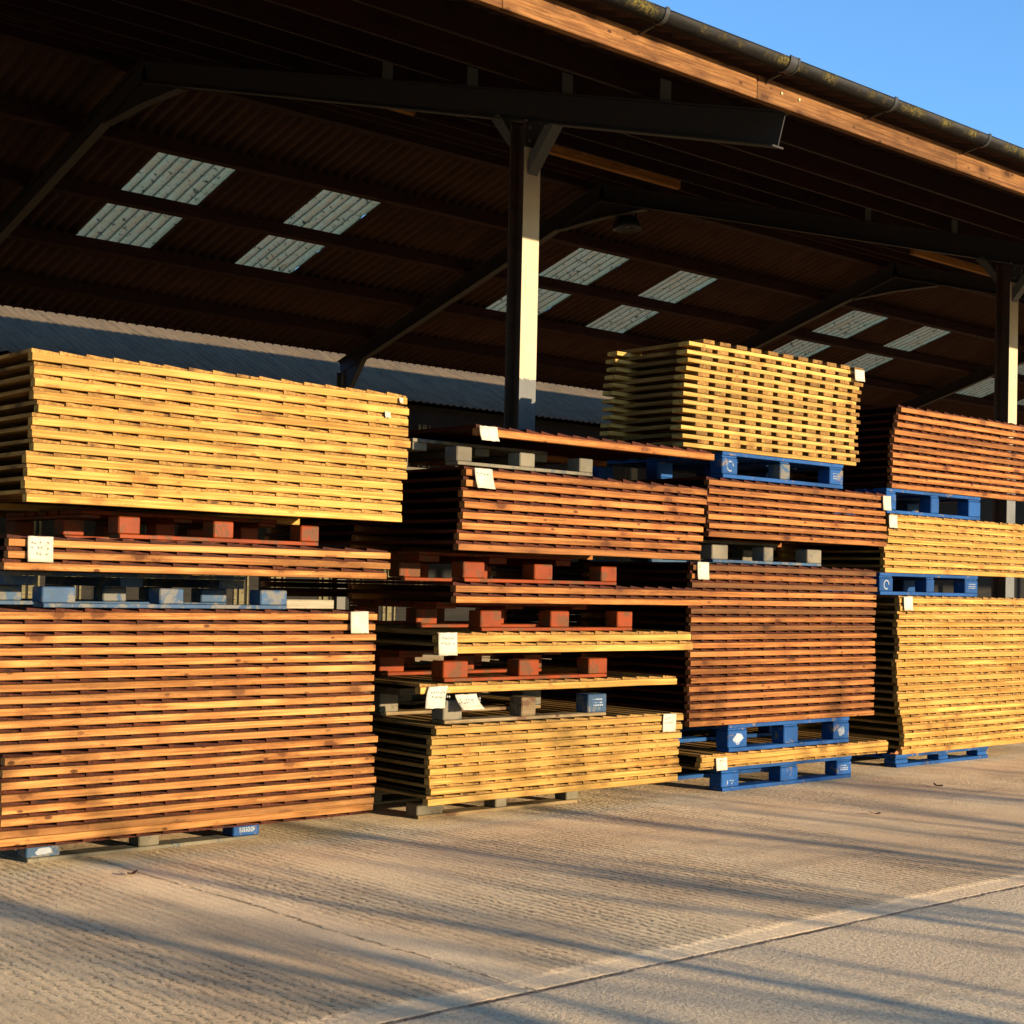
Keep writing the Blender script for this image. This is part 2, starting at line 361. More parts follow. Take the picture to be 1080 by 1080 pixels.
# ------------------------------------------------------------------ the open barn
barn = empty('open_barn', (7, 13, 0)); tag(barn, 'dark open-sided barn with corrugated roof, cream steel post and mossy black gutter', 'barn')
BO = Vector((7, 13, 0))
def part(name, bm, mat, smooth=False, parent=None):
    me = finish(bm, name, smooth)
    p = parent or barn
    off = -BO
    o = link(name, me, mat, p, off)
    if parent: o.location = (0, 0, 0)
    return o
ZB = H
RY, EY, RE = 13.4, 5.56, 18.85            # ridge, front rafter end, rear post
SF, SR = .283, .30
def zf(y): return ZB + 5.0 - SF*(RY-y)    # top of the front rafter
def zr(y): return ZB + 5.0 - SR*(y-RY)
FR = [6.955 + 6.24*k for k in range(-2, 6)]
PY = 7.75
X0, X1 = FR[0]-.35, FR[-1]+.35
for k, fx in enumerate(FR):
    # front post, H section with flanges facing front and back
    bm = bmesh.new(); w = .152; tf = .012; tw = .010; zt = zf(PY)-.204
    for y0 in (PY, PY+w-tf): box(bm, fx-w/2, fx+w/2, y0, y0+tf, 0, zt)
    box(bm, fx-tw/2, fx+tw/2, PY+tf, PY+w-tf, 0, zt)
    part('post', bm, M['post'])
    bm = bmesh.new(); zt = zr(RE)-.21
    for y0 in (RE-.076, RE+.064): box(bm, fx-w/2, fx+w/2, y0, y0+tf, 0, zt)
    box(bm, fx-tw/2, fx+tw/2, RE-.064, RE+.064, 0, zt)
    part('post', bm, M['brace'])
    # rafters
    bm = bmesh.new(); ibeam(bm, (fx, EY, zf(EY)), (fx, RY, zf(RY)), (1, 0, 0), .205, .10, .010, .007)
    part('rafter', bm, M['beam'])
    bm = bmesh.new(); ibeam(bm, (fx, RY+.002, zr(RY)), (fx, RE+.12, zr(RE+.12)), (1, 0, 0), .205, .10, .010, .007)
    part('rafter', bm, M['beam'])
    # apex haunch plate and knee braces
    bm = bmesh.new()
    for s, z in ((-1, zf), (1, zr)):
        pts = [(RY, z(RY)-.22), (RY + s*.75, z(RY + s*.75)-.222), (RY, z(RY)-.42)]
        prism(bm, pts, 'x', fx-.006-.001*s, fx+.006+.001*s)
    for s, z in ((-1, zf), (1, zr)):
        a = Vector((fx, RY, z(RY)-.42)); b = Vector((fx, RY+s*.75, z(RY+s*.75)-.225))
        n = Vector((0, -(b-a).z, (b-a).y)).normalized()*.005*(-s if s < 0 else 1)
        vs = [bm.verts.new(p + Vector((q, 0, 0)) + m) for m in (Vector(), -abs(1)*Vector((0, 0, .010))) for p in (a, b) for q in (-.05, .05)]
        for f in ((0, 1, 3, 2), (4, 6, 7, 5), (0, 2, 6, 4), (1, 5, 7, 3), (0, 4, 5, 1), (2, 3, 7, 6)): bm.faces.new([vs[i] for i in f])
    part('apex_haunch', bm, M['beam'])
    for s in (-1, 1):
        bm = bmesh.new(); y0 = PY if s < 0 else PY+w
        ya = y0 + s*.24; zb = zf(ya)-.207
        pts = [(y0, zb-.30), (y0, zb-.20), (ya - s*.08, zb), (ya + s*.02, zb)]
        prism(bm, pts, 'x', fx-.045, fx+.045)
        part('knee_brace', bm, M['brace'])
    bm = bmesh.new(); y0 = RE-.078; ya = y0-.42; zb = zr(ya)-.207
    prism(bm, [(y0, zb-.55), (y0, zb-.12), (ya+.33, zr(ya+.33)-.208), (ya-.03, zb-.003)], 'x', fx-.04, fx+.04)
    part('knee_brace', bm, M['beam'])
for fx in FR[1:5]:
    bm = bmesh.new(); zt = zf(PY)-.206
    box(bm, fx-.095, fx+.095, PY-.03, PY-.012, zt-.19, zt-.02, .002)
    part('cap_plate', bm, M['beam'])
    for bx_ in (-.06, .06):
        for bz in (-.06, -.15):
            bm = bmesh.new(); tube(bm, [(fx+bx_, PY-.031, zt+bz), (fx+bx_, PY-.042, zt+bz)], [.013, .012], 6)
            part('bolt', bm, M['brace'])
# purlins: timber, standing on the rafters
PD = .165
FP = [6.52, 7.42, 8.42, 9.45, 10.5, 11.55, 12.55, 13.25]
for y in FP:
    bm = bmesh.new(); z = zf(y)
    prism(bm, [(y, z+.002), (y+.075, z+.002+.075*SF), (y+.075, z+PD), (y, z+PD)], 'x', X0+.1, X1-.1)
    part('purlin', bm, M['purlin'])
RP = [13.55, 14.72, 15.88, 17.0, 18.1]
for y in RP:
    bm = bmesh.new(); z = zr(y+.075)
    prism(bm, [(y, z+.002+.075*SR), (y+.075, z+.002), (y+.075, z+PD), (y, z+PD)], 'x', X0+.1, X1-.1)
    part('purlin', bm, M['purlin'])
GLINT_STRIPS = [(10.93, 9.6, 11.9), (10.93, 7.2, 8.35), (10.93, 16.2, 18.9)]
# added pale strips whose colour stands for reflected sunlight under the front slope
for y, xa, xb in GLINT_STRIPS:
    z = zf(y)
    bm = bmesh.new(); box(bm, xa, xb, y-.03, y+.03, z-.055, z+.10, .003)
    part('purlin', bm, M['glint_strip'])  # shares the purlin name, but only carries the painted reflected light
# steel cleats holding the purlins on each rafter
for fx in FR[1:6]:
    for y in FP[:4]:
        bm = bmesh.new(); box(bm, fx-.048, fx+.048, y-.008, y-.001, zf(y)+.004, zf(y)+.14)
        part('purlin_cleat', bm, M['brace'])
# corrugated roof slopes
PIT = .146
def corrugated(bm, x0, x1, ys, zfun, amp=.026, per=6, thick=.0):
    n = max(1, round((x1-x0)/PIT*per)); rows = []
    for y in ys:
        rows.append([bm.verts.new((x0+(x1-x0)*i/n, y, zfun(y) + amp*math.sin(2*math.pi*(x0+(x1-x0)*i/n)/PIT))) for i in range(n+1)])
    for A, B in zip(rows, rows[1:]):
        for i in range(n): bm.faces.new((A[i], A[i+1], B[i+1], B[i]))
def solid(o, th):
    m = o.modifiers.new('thickness', 'SOLIDIFY'); m.thickness = th; m.offset = 1; return o
sf = lambda y: zf(y)+PD+.03
sr = lambda y: zr(y)+PD+.03
bm = bmesh.new(); corrugated(bm, X0, X1, [5.385, 8.0, 10.7, RY], sf)
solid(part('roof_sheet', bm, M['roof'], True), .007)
# rear slope is split around the rooflights
LX = []
for k in range(0, 7):
    if k == 0: continue
    b = FR[k]
    LX += [(b+1.10 if k == 2 else b+1.24, .95), (b+3.22 if k == 2 else b+3.33, .93)]
LX = [(round(x/PIT)*PIT, round(w_/PIT)*PIT + PIT*.0) for x, w_ in LX]
Ya, Yb = 15.0, 17.2
bm = bmesh.new()
corrugated(bm, X0, X1, [RY, Ya], sr); corrugated(bm, X0, X1, [Yb, 19.08], sr)
cur = X0
for x, w_ in sorted(LX):
    corrugated(bm, cur, x + .03, [Ya, Yb], sr); cur = x + w_ - .05
corrugated(bm, cur, X1, [Ya, Yb], sr)
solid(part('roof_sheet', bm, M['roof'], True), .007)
rl = random.Random(5)
for x, w_ in sorted(LX):
    bm = bmesh.new(); n = 44; rows = []
    for j in range(15):
        y = Ya-.03 + (Yb-Ya+.06)*j/14
        jag0 = rl.uniform(0, .035); jag1 = rl.uniform(0, .05)
        row = []
        for i in range(n+1):
            xx = x + jag0 + (w_ - jag0 - jag1)*i/n
            row.append(bm.verts.new((xx, y, sr(y) + .010 + .026*math.sin(2*math.pi*xx/PIT))))
        rows.append(row)
    for A, B in zip(rows, rows[1:]):
        for i in range(n): bm.faces.new((A[i], A[i+1], B[i+1], B[i]))
    part('rooflight', bm, M['rooflight'], True)
bm = bmesh.new(); box(bm, X0+.02, X1-.02, 19.0, 19.022, ZB+3.470, ZB+3.50)
part('eave_board', bm, M['purlin'])
# ridge cap
bm = bmesh.new()
prism(bm, [(RY-.3, sf(RY-.3)+.04), (RY, sf(RY)+.06), (RY+.3, sr(RY+.3)+.04), (RY+.3, sr(RY+.3)+.052), (RY, sf(RY)+.075), (RY-.3, sf(RY-.3)+.052)], 'x', X0, X1)
part('ridge_cap', bm, M['roof'])
# fascia boards along the eave
fx = X0
fl = random.Random(2); cuts = [X0, -1.2, 2.35, 4.72, 6.62, 8.63, 11.0, 15.4, 19.8, 24.2, 28.6, 33, X1]
for a, b in zip(cuts, cuts[1:]):
    bm = bmesh.new(); box(bm, a+.0015, b-.0015, 5.498, 5.545, ZB+2.768, ZB+2.903, .003)
    part('fascia_board', bm, M['fascia'])
for x in (6.83, 6.99):
    bm = bmesh.new(); tube(bm, [(x, 5.499, ZB+2.845), (x, 5.490, ZB+2.845)], [.011, .009], 8)
    part('bolt', bm, M['bolt'])
# gutter: half-round channel with unions and brackets
GY, GZ, GR = 5.355, ZB+2.958, .056
def half_round(bm, x0, x1, r, th, a0=-8, a1=188, seg=18):
    o = []; i_ = []
    for k in range(seg+1):
        a = R(a0 + (a1-a0)*k/seg)
        o.append((GY + r*math.cos(a), GZ - r*math.sin(a))); i_.append((GY + (r-th)*math.cos(a), GZ - (r-th)*math.sin(a)))
    prof = o + i_[::-1]
    A = [bm.verts.new((x0, *p)) for p in prof]; B = [bm.verts.new((x1, *p)) for p in prof]
    n = len(prof)
    for k in range(n): bm.faces.new((A[k], B[k], B[(k+1) % n], A[(k+1) % n]))
    m = seg+1
    for q in (A, B):
        for k in range(seg): bm.faces.new((q[k], q[k+1], q[n-2-k], q[n-1-k]))
bm = bmesh.new(); half_round(bm, X0-.05, X1+.05, GR, .004)
me = finish(bm, 'gutter', True)
for v in me.vertices: v.co -= Vector((0, GY, GZ))
g = link('gutter', me, M['gutter'], barn, Vector((0, GY, GZ)) - BO)
jx = 5.66 - 1.035*10
while jx < X1:
    wide = abs(jx - 6.774) < .3
    bm = bmesh.new(); half_round(bm, jx-(.035 if wide else .014), jx+(.035 if wide else .014), GR+.006, .0055, -14, 194)
    # bracket strap back to the fascia
    prism(bm, [(GY+.035, GZ-.060), (5.4975, GZ-.078), (5.4975, GZ-.068), (GY+.045, GZ-.048)], 'x', jx-.007, jx+.007)
    if wide:
        half_round(bm, jx-.042, jx-.030, GR+.010, .0095, -14, 194); half_round(bm, jx+.030, jx+.042, GR+.010, .0095, -14, 194)
    part('gutter_bracket', bm, M['black'], False)
    jx += 1.035 if not wide else .97

# lamp hanging near the ridge
lamp = empty('hanging_lamp', (13.36, 13.12, ZB+4.72)); tag(lamp, 'dark dome lamp on a bracket hanging under the barn ridge', 'lamp')
bm = bmesh.new()
prof = [(.035, -.10), (.06, -.12), (.12, -.16), (.165, -.23), (.18, -.30), (.172, -.305), (.15, -.235), (.11, -.175), (.05, -.14), (.0, -.13)]
rings = []
for r_, z_ in prof:
    rings.append([bm.verts.new((r_*math.cos(2*math.pi*k/20), r_*math.sin(2*math.pi*k/20), z_)) for k in range(20)])
for A, B in zip(rings[:-1], rings[1:-1]):
    for k in range(20): bm.faces.new((A[k], A[(k+1) % 20], B[(k+1) % 20], B[k]))
bm.faces.new(rings[0])
bmesh.ops.delete(bm, geom=[v for v in rings[-1]], context='VERTS')
link('lamp_shade', finish(bm, 'lamp_shade', True), M['lamp'], lamp)
bm = bmesh.new(); tube(bm, [(0, 0, -.15), (0, 0, -.22), (0, 0, -.27)], [.05, .07, .03], 14)
link('bulb', finish(bm, 'bulb', True), M['lens'], lamp)
bm = bmesh.new()
for x in (-.16, .16): box(bm, x-.008, x+.008, -.012, .012, -.24, .16)
box(bm, -.168, .168, -.012, .012, .16, .174); box(bm, -.012, .012, -.01, .01, -.11, .16)
link('bracket', finish(bm, 'bracket'), M['lamp'], lamp)

# ------------------------------------------------------------------ building behind
outb = empty('farm_building', (12, 20.3, 0)); tag(outb, 'long low building behind the barn with grey corrugated roof', 'building')
OB = Vector((12, 20.3, 0))
BY, BZ, BS = 20.12, H+3.05, .45
bm = bmesh.new(); corrugated(bm, -9, 48, [BY, BY+2.5, BY+5], lambda y: BZ + BS*(y-BY), .014, 4)
o = solid(link('roof', finish(bm, 'roof', True), M['slate_roof'], outb, -OB), .007)
bm = bmesh.new(); prism(bm, [(BY+5.0, BZ+BS*5.0-.05), (BY+10.0, BZ-.05), (BY+10, BZ), (BY+5.0, BZ+BS*5.0+.03)], 'x', -9, 48)
link('roof', finish(bm, 'roof'), M['slate_roof'], outb, -OB)
bm = bmesh.new(); box(bm, -8.8, 47.8, BY+.22, BY+9.7, 0, BZ-.03)
link('wall', finish(bm, 'wall'), M['dark_wall'], outb, -OB)
bm = bmesh.new(); rr = random.Random(8)
x = 4.2
while x < 16:
    for dx, ww in ((0, .05), (.09, .09), (.23, .03)):
        box(bm, x+dx, x+dx+ww, BY+.195, BY+.218, .02, BZ-.35)
    x += rr.choice((.62, .66, .9))
link('wall_strip', finish(bm, 'wall_strip'), M['olive_wall'], outb, -OB)

# ------------------------------------------------------------------ fence panels
ORD = ['top', 'second', 'third', 'fourth', 'fifth', 'sixth', 'seventh', 'eighth', 'ninth', 'tenth', 'eleventh', 'twelfth', 'thirteenth', 'fourteenth', 'fifteenth', 'sixteenth', 'seventeenth', 'eighteenth', 'nineteenth', 'twentieth', 'twenty-first', 'twenty-second']
MC = {}
def rail_mesh(L, h, d, v):
    k = ('rail', round(L, 3), round(h, 4), d, v)
    if k not in MC:
        rr = random.Random(hash(k) & 0xffff)
        bm = bmesh.new(); n = 6
        ys = [rr.uniform(-.004, .004) for _ in range(n+1)]; zs = [rr.uniform(-.0016, .0004) for _ in range(n+1)]
        prev = None
        e = .0022
        prof = [(e, 0), (d-e, 0), (d, e), (d, h-e), (d-e, h), (e, h), (0, h-e), (0, e)]
        for i in range(n+1):
            ring = [bm.verts.new((L*i/n, p[0]+ys[i], p[1]+zs[i])) for p in prof]
            if prev:
                for q in range(8): bm.faces.new((prev[q], prev[(q+1) % 8], ring[(q+1) % 8], ring[q]))
            else: bm.faces.new(ring)
            prev = ring
        bm.faces.new(prev[::-1])
        MC[k] = finish(bm, 'rail')
    return MC[k]
def board_mesh(L, D, g, n, v, back, shallow=False):
    """overlapping wedge boards, running in depth, tall edge to the left"""
    k = ('boards', round(L, 2), round(D, 3), round(g, 4), n, v, back, shallow)
    if k not in MC:
        rr = random.Random(v*131 + 7)
        bm = bmesh.new(); p = L/n
        for i in range(n):
            x0 = i*p + .001; x1 = (i+1)*p - .0015
            hi = g*rr.uniform(.80, .94); lo = g*(rr.uniform(.34, .56) if shallow else rr.uniform(.20, .40))
            f = back + rr.uniform(-.004, .008)
            if rr.random() < .12: hi *= .85
            prism(bm, [(x0, 0), (x1, 0), (x1, lo), (x0+.006, hi), (x0, hi)], 'y', f, D-.004+rr.uniform(-.004, .004))
        MC[k] = finish(bm, 'boards')
    return MC[k]
def add_tag(panel, x, z, w=.09, h=.10, y=-.013, lines=3, skew=0.0, curl=.006, seed=0):
    h *= .87; rr = random.Random(seed + int(x*1000)); bm = bmesh.new(); n = 6
    g = []
    for j in range(n+1):
        row = []
        for i in range(n+1):
            u, v_ = i/n, j/n
            row.append(bm.verts.new((x + w*(u-.5) + skew*(v_-1)*w, y - curl*(1-v_)**2 - .002*math.sin(3*u+seed), z + h*(v_-1) + rr.uniform(-.0015, .0015))))
        g.append(row)
    for j in range(n):
        for i in range(n): bm.faces.new((g[j][i], g[j][i+1], g[j+1][i+1], g[j+1][i]))
    me = finish(bm, 'paper_tag', True)
    o = solid(link('paper_tag', me, M['paper'], panel), .0008)
    if lines:
        bm = bmesh.new()
        for q in range(lines):
            zc = z - h*(.24 + .22*q); xx = x - w*.36
            while xx < x + w*.33:
                ww = rr.uniform(.006, .02)
                if rr.random() < .8:
                    zz = zc + rr.uniform(-.004, .004)
                    box(bm, xx, xx+ww*.8, y-curl-.0045, y-curl-.0042, zz-.0016, zz+.0016)
                    box(bm, xx+ww*.3, xx+ww*.3+.0025, y-curl-.0052, y-curl-.0046, zz-.006, zz+.007)
                xx += ww
        link('writing', finish(bm, 'writing'), M['ink'], o)
    return o
def feather_panel(kind, x, y, z, L, D, rh, g, n, flip, label, group, dark=False, rz=0):
    root = empty('fence_panel', (x, y, z), (0, 0, rz)); tag(root, label, 'fence panel', group)
    rm = M['brown_dark'] if dark else M[kind + '_rail']; bmat = M[kind + '_board']
    zr_ = g if flip else 0; zb = 0 if flip else rh
    for q, yy in enumerate((0, D*.5-.02, D-.045)):
        link('rail', rail_mesh(L, rh-.0012, .042, random.randrange(5) if q == 0 else 9), rm, root, (0, yy, zr_))
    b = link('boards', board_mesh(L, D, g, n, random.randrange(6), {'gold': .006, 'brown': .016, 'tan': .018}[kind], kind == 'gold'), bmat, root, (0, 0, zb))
    if flip: b.rotation_euler = (0, 0, 0)
    return root
def tier(kind, x0, y0, z0, z1, L, count, desc, group, D=1.80, n=16, dL=None, dx=None, dy=None, flip_last=False, darks=(), jit=.008, solo=None, slope=None):
    """count panels from z0 (bottom) up to z1; listed from the top; returns them top first"""
    p = (z1-z0)/count; rh = p*(.65 if kind == 'gold' else .625); g = p - rh; out = []
    for i in range(count):
        z = z1 - p*(i+1)
        xx = x0 + (dx[i] if dx else random.uniform(-jit, jit)); yy = y0 + (dy[i] if dy else random.uniform(-.004, .004))
        if solo: lab = solo
        elif i == 0: lab = 'top panel of ' + desc
        elif i == count-1: lab = 'bottom panel of ' + desc
        else: lab = ORD[i] + ' panel down in ' + desc
        fl = flip_last and i == count-1
        out.append(feather_panel(kind, xx, yy, z, L + (dL[i] if dL else 0) + random.uniform(-.004, .004), D, rh, g, n, fl, lab, group, i in darks, R(random.uniform(-.2, .2))))
    return out

YA, YB_, YC, YD = 5.844, 5.844, 5.96, 6.10
T = {}
# stack A (left)
T['a_low'] = tier('tan', 2.475, YA, .108, 1.073, 1.86, 20, 'the tall brown pile at the lower left, on worn blue pallet', 'brown panels of the lower left pile',
    dx=[.006, -.004, .0, -.003, -.006, .002, -.001, -.004, -.002, .003, -.006, -.012] + [.036, .030, .026, .028, .032, .028, .026, .022],
    dy=[.028, .030, .027, .031, .028, .030, .032, .029, .028, .031, .030, .030] + [.0, .003, .001, .004, .002, .003, .001, .0], flip_last=True, n=15, dL=[0]*12 + [-.034]*8)
T['a_mid'] = tier('tan', 2.49, YA, 1.222, 1.366, 1.885, 3, 'the thin brown layer under red pallet blocks, lower left', 'brown panels of the thin left layer', dx=[.012, .010, -.004], n=15)
T['a_top'] = tier('gold', 2.578, YA, 1.497, 2.117, 1.887, 12, 'the golden pile at the upper left, above red pallet blocks', 'golden panels of the upper left pile',
    dx=[0, .008, .010, .008, .030, .008, .008, .014, -.012, -.010, -.016, -.010])
# stack B
T['b_low'] = tier('gold', 4.655, YB_, .120, .510, 1.80, 8, 'the golden pile standing on a ground pallet, second stack from left', 'golden panels low in the second stack', dx=[.035, .012, .008, .0, .004, .008, .014, -.01], n=17)
T['b_one'] = tier('gold', 4.59, YB_, .666, .719, 1.845, 1, '', 'golden panels in thin layers of the second stack', solo='lone golden fence panel with folded white papers hanging from it', n=17)
T['b_two'] = tier('gold', 4.695, YB_, .860, .970, 1.85, 2, 'the thin golden pair between red pallets', 'golden panels in thin layers of the second stack', n=17)
T['b_pair'] = tier('brown', 4.80, YB_, 1.113, 1.218, 1.83, 2, 'the thin brown pair between red pallets', 'brown panels in the thin second stack pair', dx=[-.005, .0])
T['b_eight'] = tier('brown', 4.822, YB_, 1.374, 1.801, 1.80, 8, 'the eight-high brown pile, second stack from left', 'brown panels of the eight-high second stack pile', dx=[.025, .022, .012, .018, .014, .006, -.012, -.016])
T['b_single'] = tier('brown', 4.912, YB_, 1.956, 2.016, 1.80, 1, '', '', solo='lone brown fence panel on grey pallet blocks in front of the cream post')
# stack C
T['c_thin'] = tier('gold', 6.765, YC-.01, .147, .236, 1.86, 2, 'the thin golden pair between the two bright blue pallets', 'golden panels between the blue pallets', flip_last=True, n=17, dx=[.01, -.006])
T['c_big'] = tier('brown', 6.67, YC, .402, 1.369, 1.815, 19, 'the tall brown pile above two blue pallets, third stack from left', 'brown panels of the tall third stack pile', darks=(0, 2, 5, 7), dx=None, n=16)
T['c_seven'] = tier('brown', 6.803, YC, 1.519, 1.875, 1.79, 7, 'the seven-high brown pile under the blue pallet with pickets', 'brown panels of the seven-high third stack pile')
# stack D
T['d_low'] = tier('gold', 9.0, YD, .095, 1.197, 1.80, 20, 'the tall golden pile at the right, on a dark blue pallet', 'golden panels of the lower right pile', n=17,
    dx=[-.03, -.03, -.045, -.06, -.05, -.035, -.03, -.05, -.06, -.05, -.05, -.03, -.035, -.025, -.02, .02, .035, .05, .04, .03])
T['d_mid'] = tier('gold', 8.77, YD, 1.351, 1.757, 1.82, 8, 'the golden pile between blue pallets at the right', 'golden panels of the middle right pile', dx=[.075, .055, .06, .04, .0, .01, .012, .02], n=17)
T['d_top'] = tier('brown', 8.85, YD, 1.931, 2.515, 1.80, 11, 'the brown pile at the upper right beneath the second post', 'brown panels of the upper right pile', dx=[.085, .06, .045, .028, .015, .005, .0, .0, .0, .004, .0])

# picket panels (third stack, top)
def picket_panel(x, y, z, L, D, h, shift, label):
    root = empty('picket_panel', (x, y, z), (0, 0, R(random.uniform(-.1, .1)))); tag(root, label, 'picket panel', 'pale picket panels on top of the third stack')
    rh = h*.50
    for yy in (.010, D-.105):
        link('rail', rail_mesh(L, rh-.001, .085, random.randrange(5)), M['pale_rail'], root, (0, yy, 0))
    ph = h-rh-.0012
    k = ('picket', round(D, 3), round(ph, 4))
    if k not in MC:
        bm = bmesh.new(); box(bm, 0, .098, 0, D, 0, ph, .0018); MC[k] = finish(bm, 'picket')
    n = 11; pit = (L - .03)/n
    for i in range(n):
        link('picket', MC[k], M['pale_picket'], root, (.115 + pit*i + shift + random.uniform(-.003, .003), random.uniform(.0, .010), rh))
    return root
TR = []
z0, z1, cnt = 2.035, 2.678, 13
p = (z1-z0)/cnt
dxs = [.035, .02, .022, .012, .004, 0, -.006, -.008, -.012, -.014, -.022, -.010, .0]
for i in range(cnt):
    lab = ('top panel' if i == 0 else 'bottom panel' if i == cnt-1 else ORD[i] + ' panel down') + ' of the pale picket pile on the blue pallet, topmost of all'
    TR.append(picket_panel(6.578+dxs[i], YC-.004+random.uniform(-.004, .004), z1-p*(i+1), 1.665, .70, p, 0.0, lab))

# paper tags (local panel coordinates)
add_tag(T['a_mid'][0], .125, .040, .108, .118, seed=1)
add_tag(T['a_low'][0], 1.745, .040, .105, .118, lines=0, seed=2)
add_tag(T['a_top'][0], 1.845, .028, .022, .028, lines=0, seed=3)
add_tag(T['a_top'][1], 1.755, .005, .03, .034, lines=0, seed=4)
add_tag(T['b_two'][0], .05, .050, .115, .13, lines=2, seed=5)
add_tag(T['b_one'][0], .10, .036, .12, .12, lines=2, skew=.35, curl=.03, seed=6)
add_tag(T['b_one'][0], .275, -.008, .14, .085, lines=2, skew=-.12, curl=.05, seed=7)
add_tag(T['b_eight'][0], .10, .040, .12, .115, lines=1, skew=-.06, curl=.02, seed=8)
add_tag(T['b_single'][0], .055, .046, .12, .085, lines=0, curl=.02, seed=9)
add_tag(T['b_low'][0], 1.675, .040, .105, .115, lines=2, skew=.1, seed=10)
add_tag(T['c_big'][0], .075, .046, .095, .115, lines=1, seed=11)
add_tag(T['c_seven'][0], 1.76, .030, .085, .11, lines=0, seed=12)
add_tag(T['c_thin'][0], .16, .020, .10, .085, lines=1, seed=13)
add_tag(T['d_mid'][0], .0, .036, .10, .10, lines=0, seed=14)
add_tag(T['d_low'][0], .08, .046, .11, .11, lines=0, seed=15)
add_tag(T['d_top'][0], 1.74, .02, .09, .12, lines=0, seed=16)
add_tag(TR[0], 1.62, .030, .10, .085, y=-.020, lines=0, seed=17)

# ------------------------------------------------------------------ pallets
def bx_mesh(nm, a, b, c, bev=.004):
    k = (nm, round(a, 3), round(b, 3), round(c, 3))
    if k not in MC:
        bm = bmesh.new(); box(bm, 0, a, 0, b, 0, c, bev); MC[k] = finish(bm, nm)
    return MC[k]
GP = {'blue': 'blue pallets in the stacks', 'blue_worn': 'worn blue pallets in the stacks', 'red': 'red pallets in the second stack', 'grey_pallet': 'weathered grey pallets in the stacks'}
def pallet(x0, x1, y, z0, z1, mat, label, D=1.15, bw=(.14, .10, .12), gap=.035, bottom=None, skid=True, top=True, bmats=None, rz=0.0):
    inset = 0 if mat == 'blue' else .36
    root = empty('pallet', (x0, y, z0), (0, 0, R(rz))); tag(root, label, 'pallet', GP[mat])
    W = x1-x0; Hh = z1-z0 - .003; m = M[mat]; mb = M[bottom] if bottom else m
    tb, ts, td = (.024, gap-.022, .022) if mat == 'blue' else (.018, gap-.018, .018)
    bh = Hh - tb - ts - td
    xs = [0, W/2-bw[1]/2, W-bw[2]]
    ys = [0, D/2-.05, D-.10]
    for i, bxx in enumerate(xs):
        for j, byy in enumerate(ys):
            mm = bmats[i] if (bmats and j == 0) else m
            o = link('block', bx_mesh('block', bw[i], .10, bh-.0015, .005), mm, root, (bxx, byy, tb))
            if j == 0: root['b%d' % i] = o.name
    for byy in ys:
        link('bottom_board', bx_mesh('bottom_board', W-.01, .10, tb-.001, .002), mb, root, (.006, byy-.002, 0))
    for i, bxx in enumerate(xs):
        link('stringer_board', bx_mesh('stringer_board', bw[i]-.006, D-.01-inset, ts-.001, .002), m, root, (bxx+.003, .006+inset, Hh-td-ts))
    n = 7
    for q in range(n):
        w = .115 if q in (0, n-1) else .09
        link('deck_board', bx_mesh('deck_board', W, w, td, .002), m, root, (0, inset + (D-w-inset)*q/(n-1), Hh-td))
    return root
def mark(pal, i, kind, seed=0):
    o = bpy.data.objects[pal['b%d' % i]]; d = o.dimensions if False else None
    co = [v.co for v in o.data.vertices]; w = max(c.x for c in co); h = max(c.z for c in co)
    bm = bmesh.new(); rr = random.Random(seed); y = -.0012
    def poly(pts): 
        A = [bm.verts.new((x, y, z)) for x, z in pts]; B = [bm.verts.new((x, y+.0009, z)) for x, z in pts]
        bm.faces.new(A); bm.faces.new(B[::-1]); n = len(pts)
        for k in range(n): bm.faces.new((A[k], B[k], B[(k+1) % n], A[(k+1) % n]))
    if kind == 'blot':
        pts = []
        for k in range(14):
            a = 2*math.pi*k/14; r_ = rr.uniform(.6, 1.0)
            pts.append((w*.5 + w*.30*r_*math.cos(a), h*.52 + h*.40*r_*math.sin(a)))
        poly(pts)
    elif kind == 'ring':
        for k in range(12):
            if k in (10, 11): continue
            a, b = 2*math.pi*k/12, 2*math.pi*(k+.92)/12
            poly([(w*.5+.034*math.cos(a), h*.5+.034*math.sin(a)), (w*.5+.034*math.cos(b), h*.5+.034*math.sin(b)), (w*.5+.025*math.cos(b), h*.5+.025*math.sin(b)), (w*.5+.025*math.cos(a), h*.5+.025*math.sin(a))])
    elif kind == 'digits':
        poly([(w*.30, h*.2), (w*.35, h*.2), (w*.35, h*.48), (w*.30, h*.48)])
        poly([(w*.45, h*.44), (w*.70, h*.44), (w*.70, h*.49), (w*.45, h*.49)])
        poly([(w*.62, h*.435), (w*.69, h*.435), (w*.60, h*.2), (w*.54, h*.2)])
    else:
        for zc in (.68, .50, .36):
            xx = w*.22
            while xx < w*.75:
                ww = rr.uniform(.006, .016); poly([(xx, h*zc), (xx+ww*.7, h*zc), (xx+ww*.7, h*zc+.007), (xx, h*zc+.007)]); xx += ww
    link('paint_mark', finish(bm, 'paint_mark'), M['white_mark'], o)

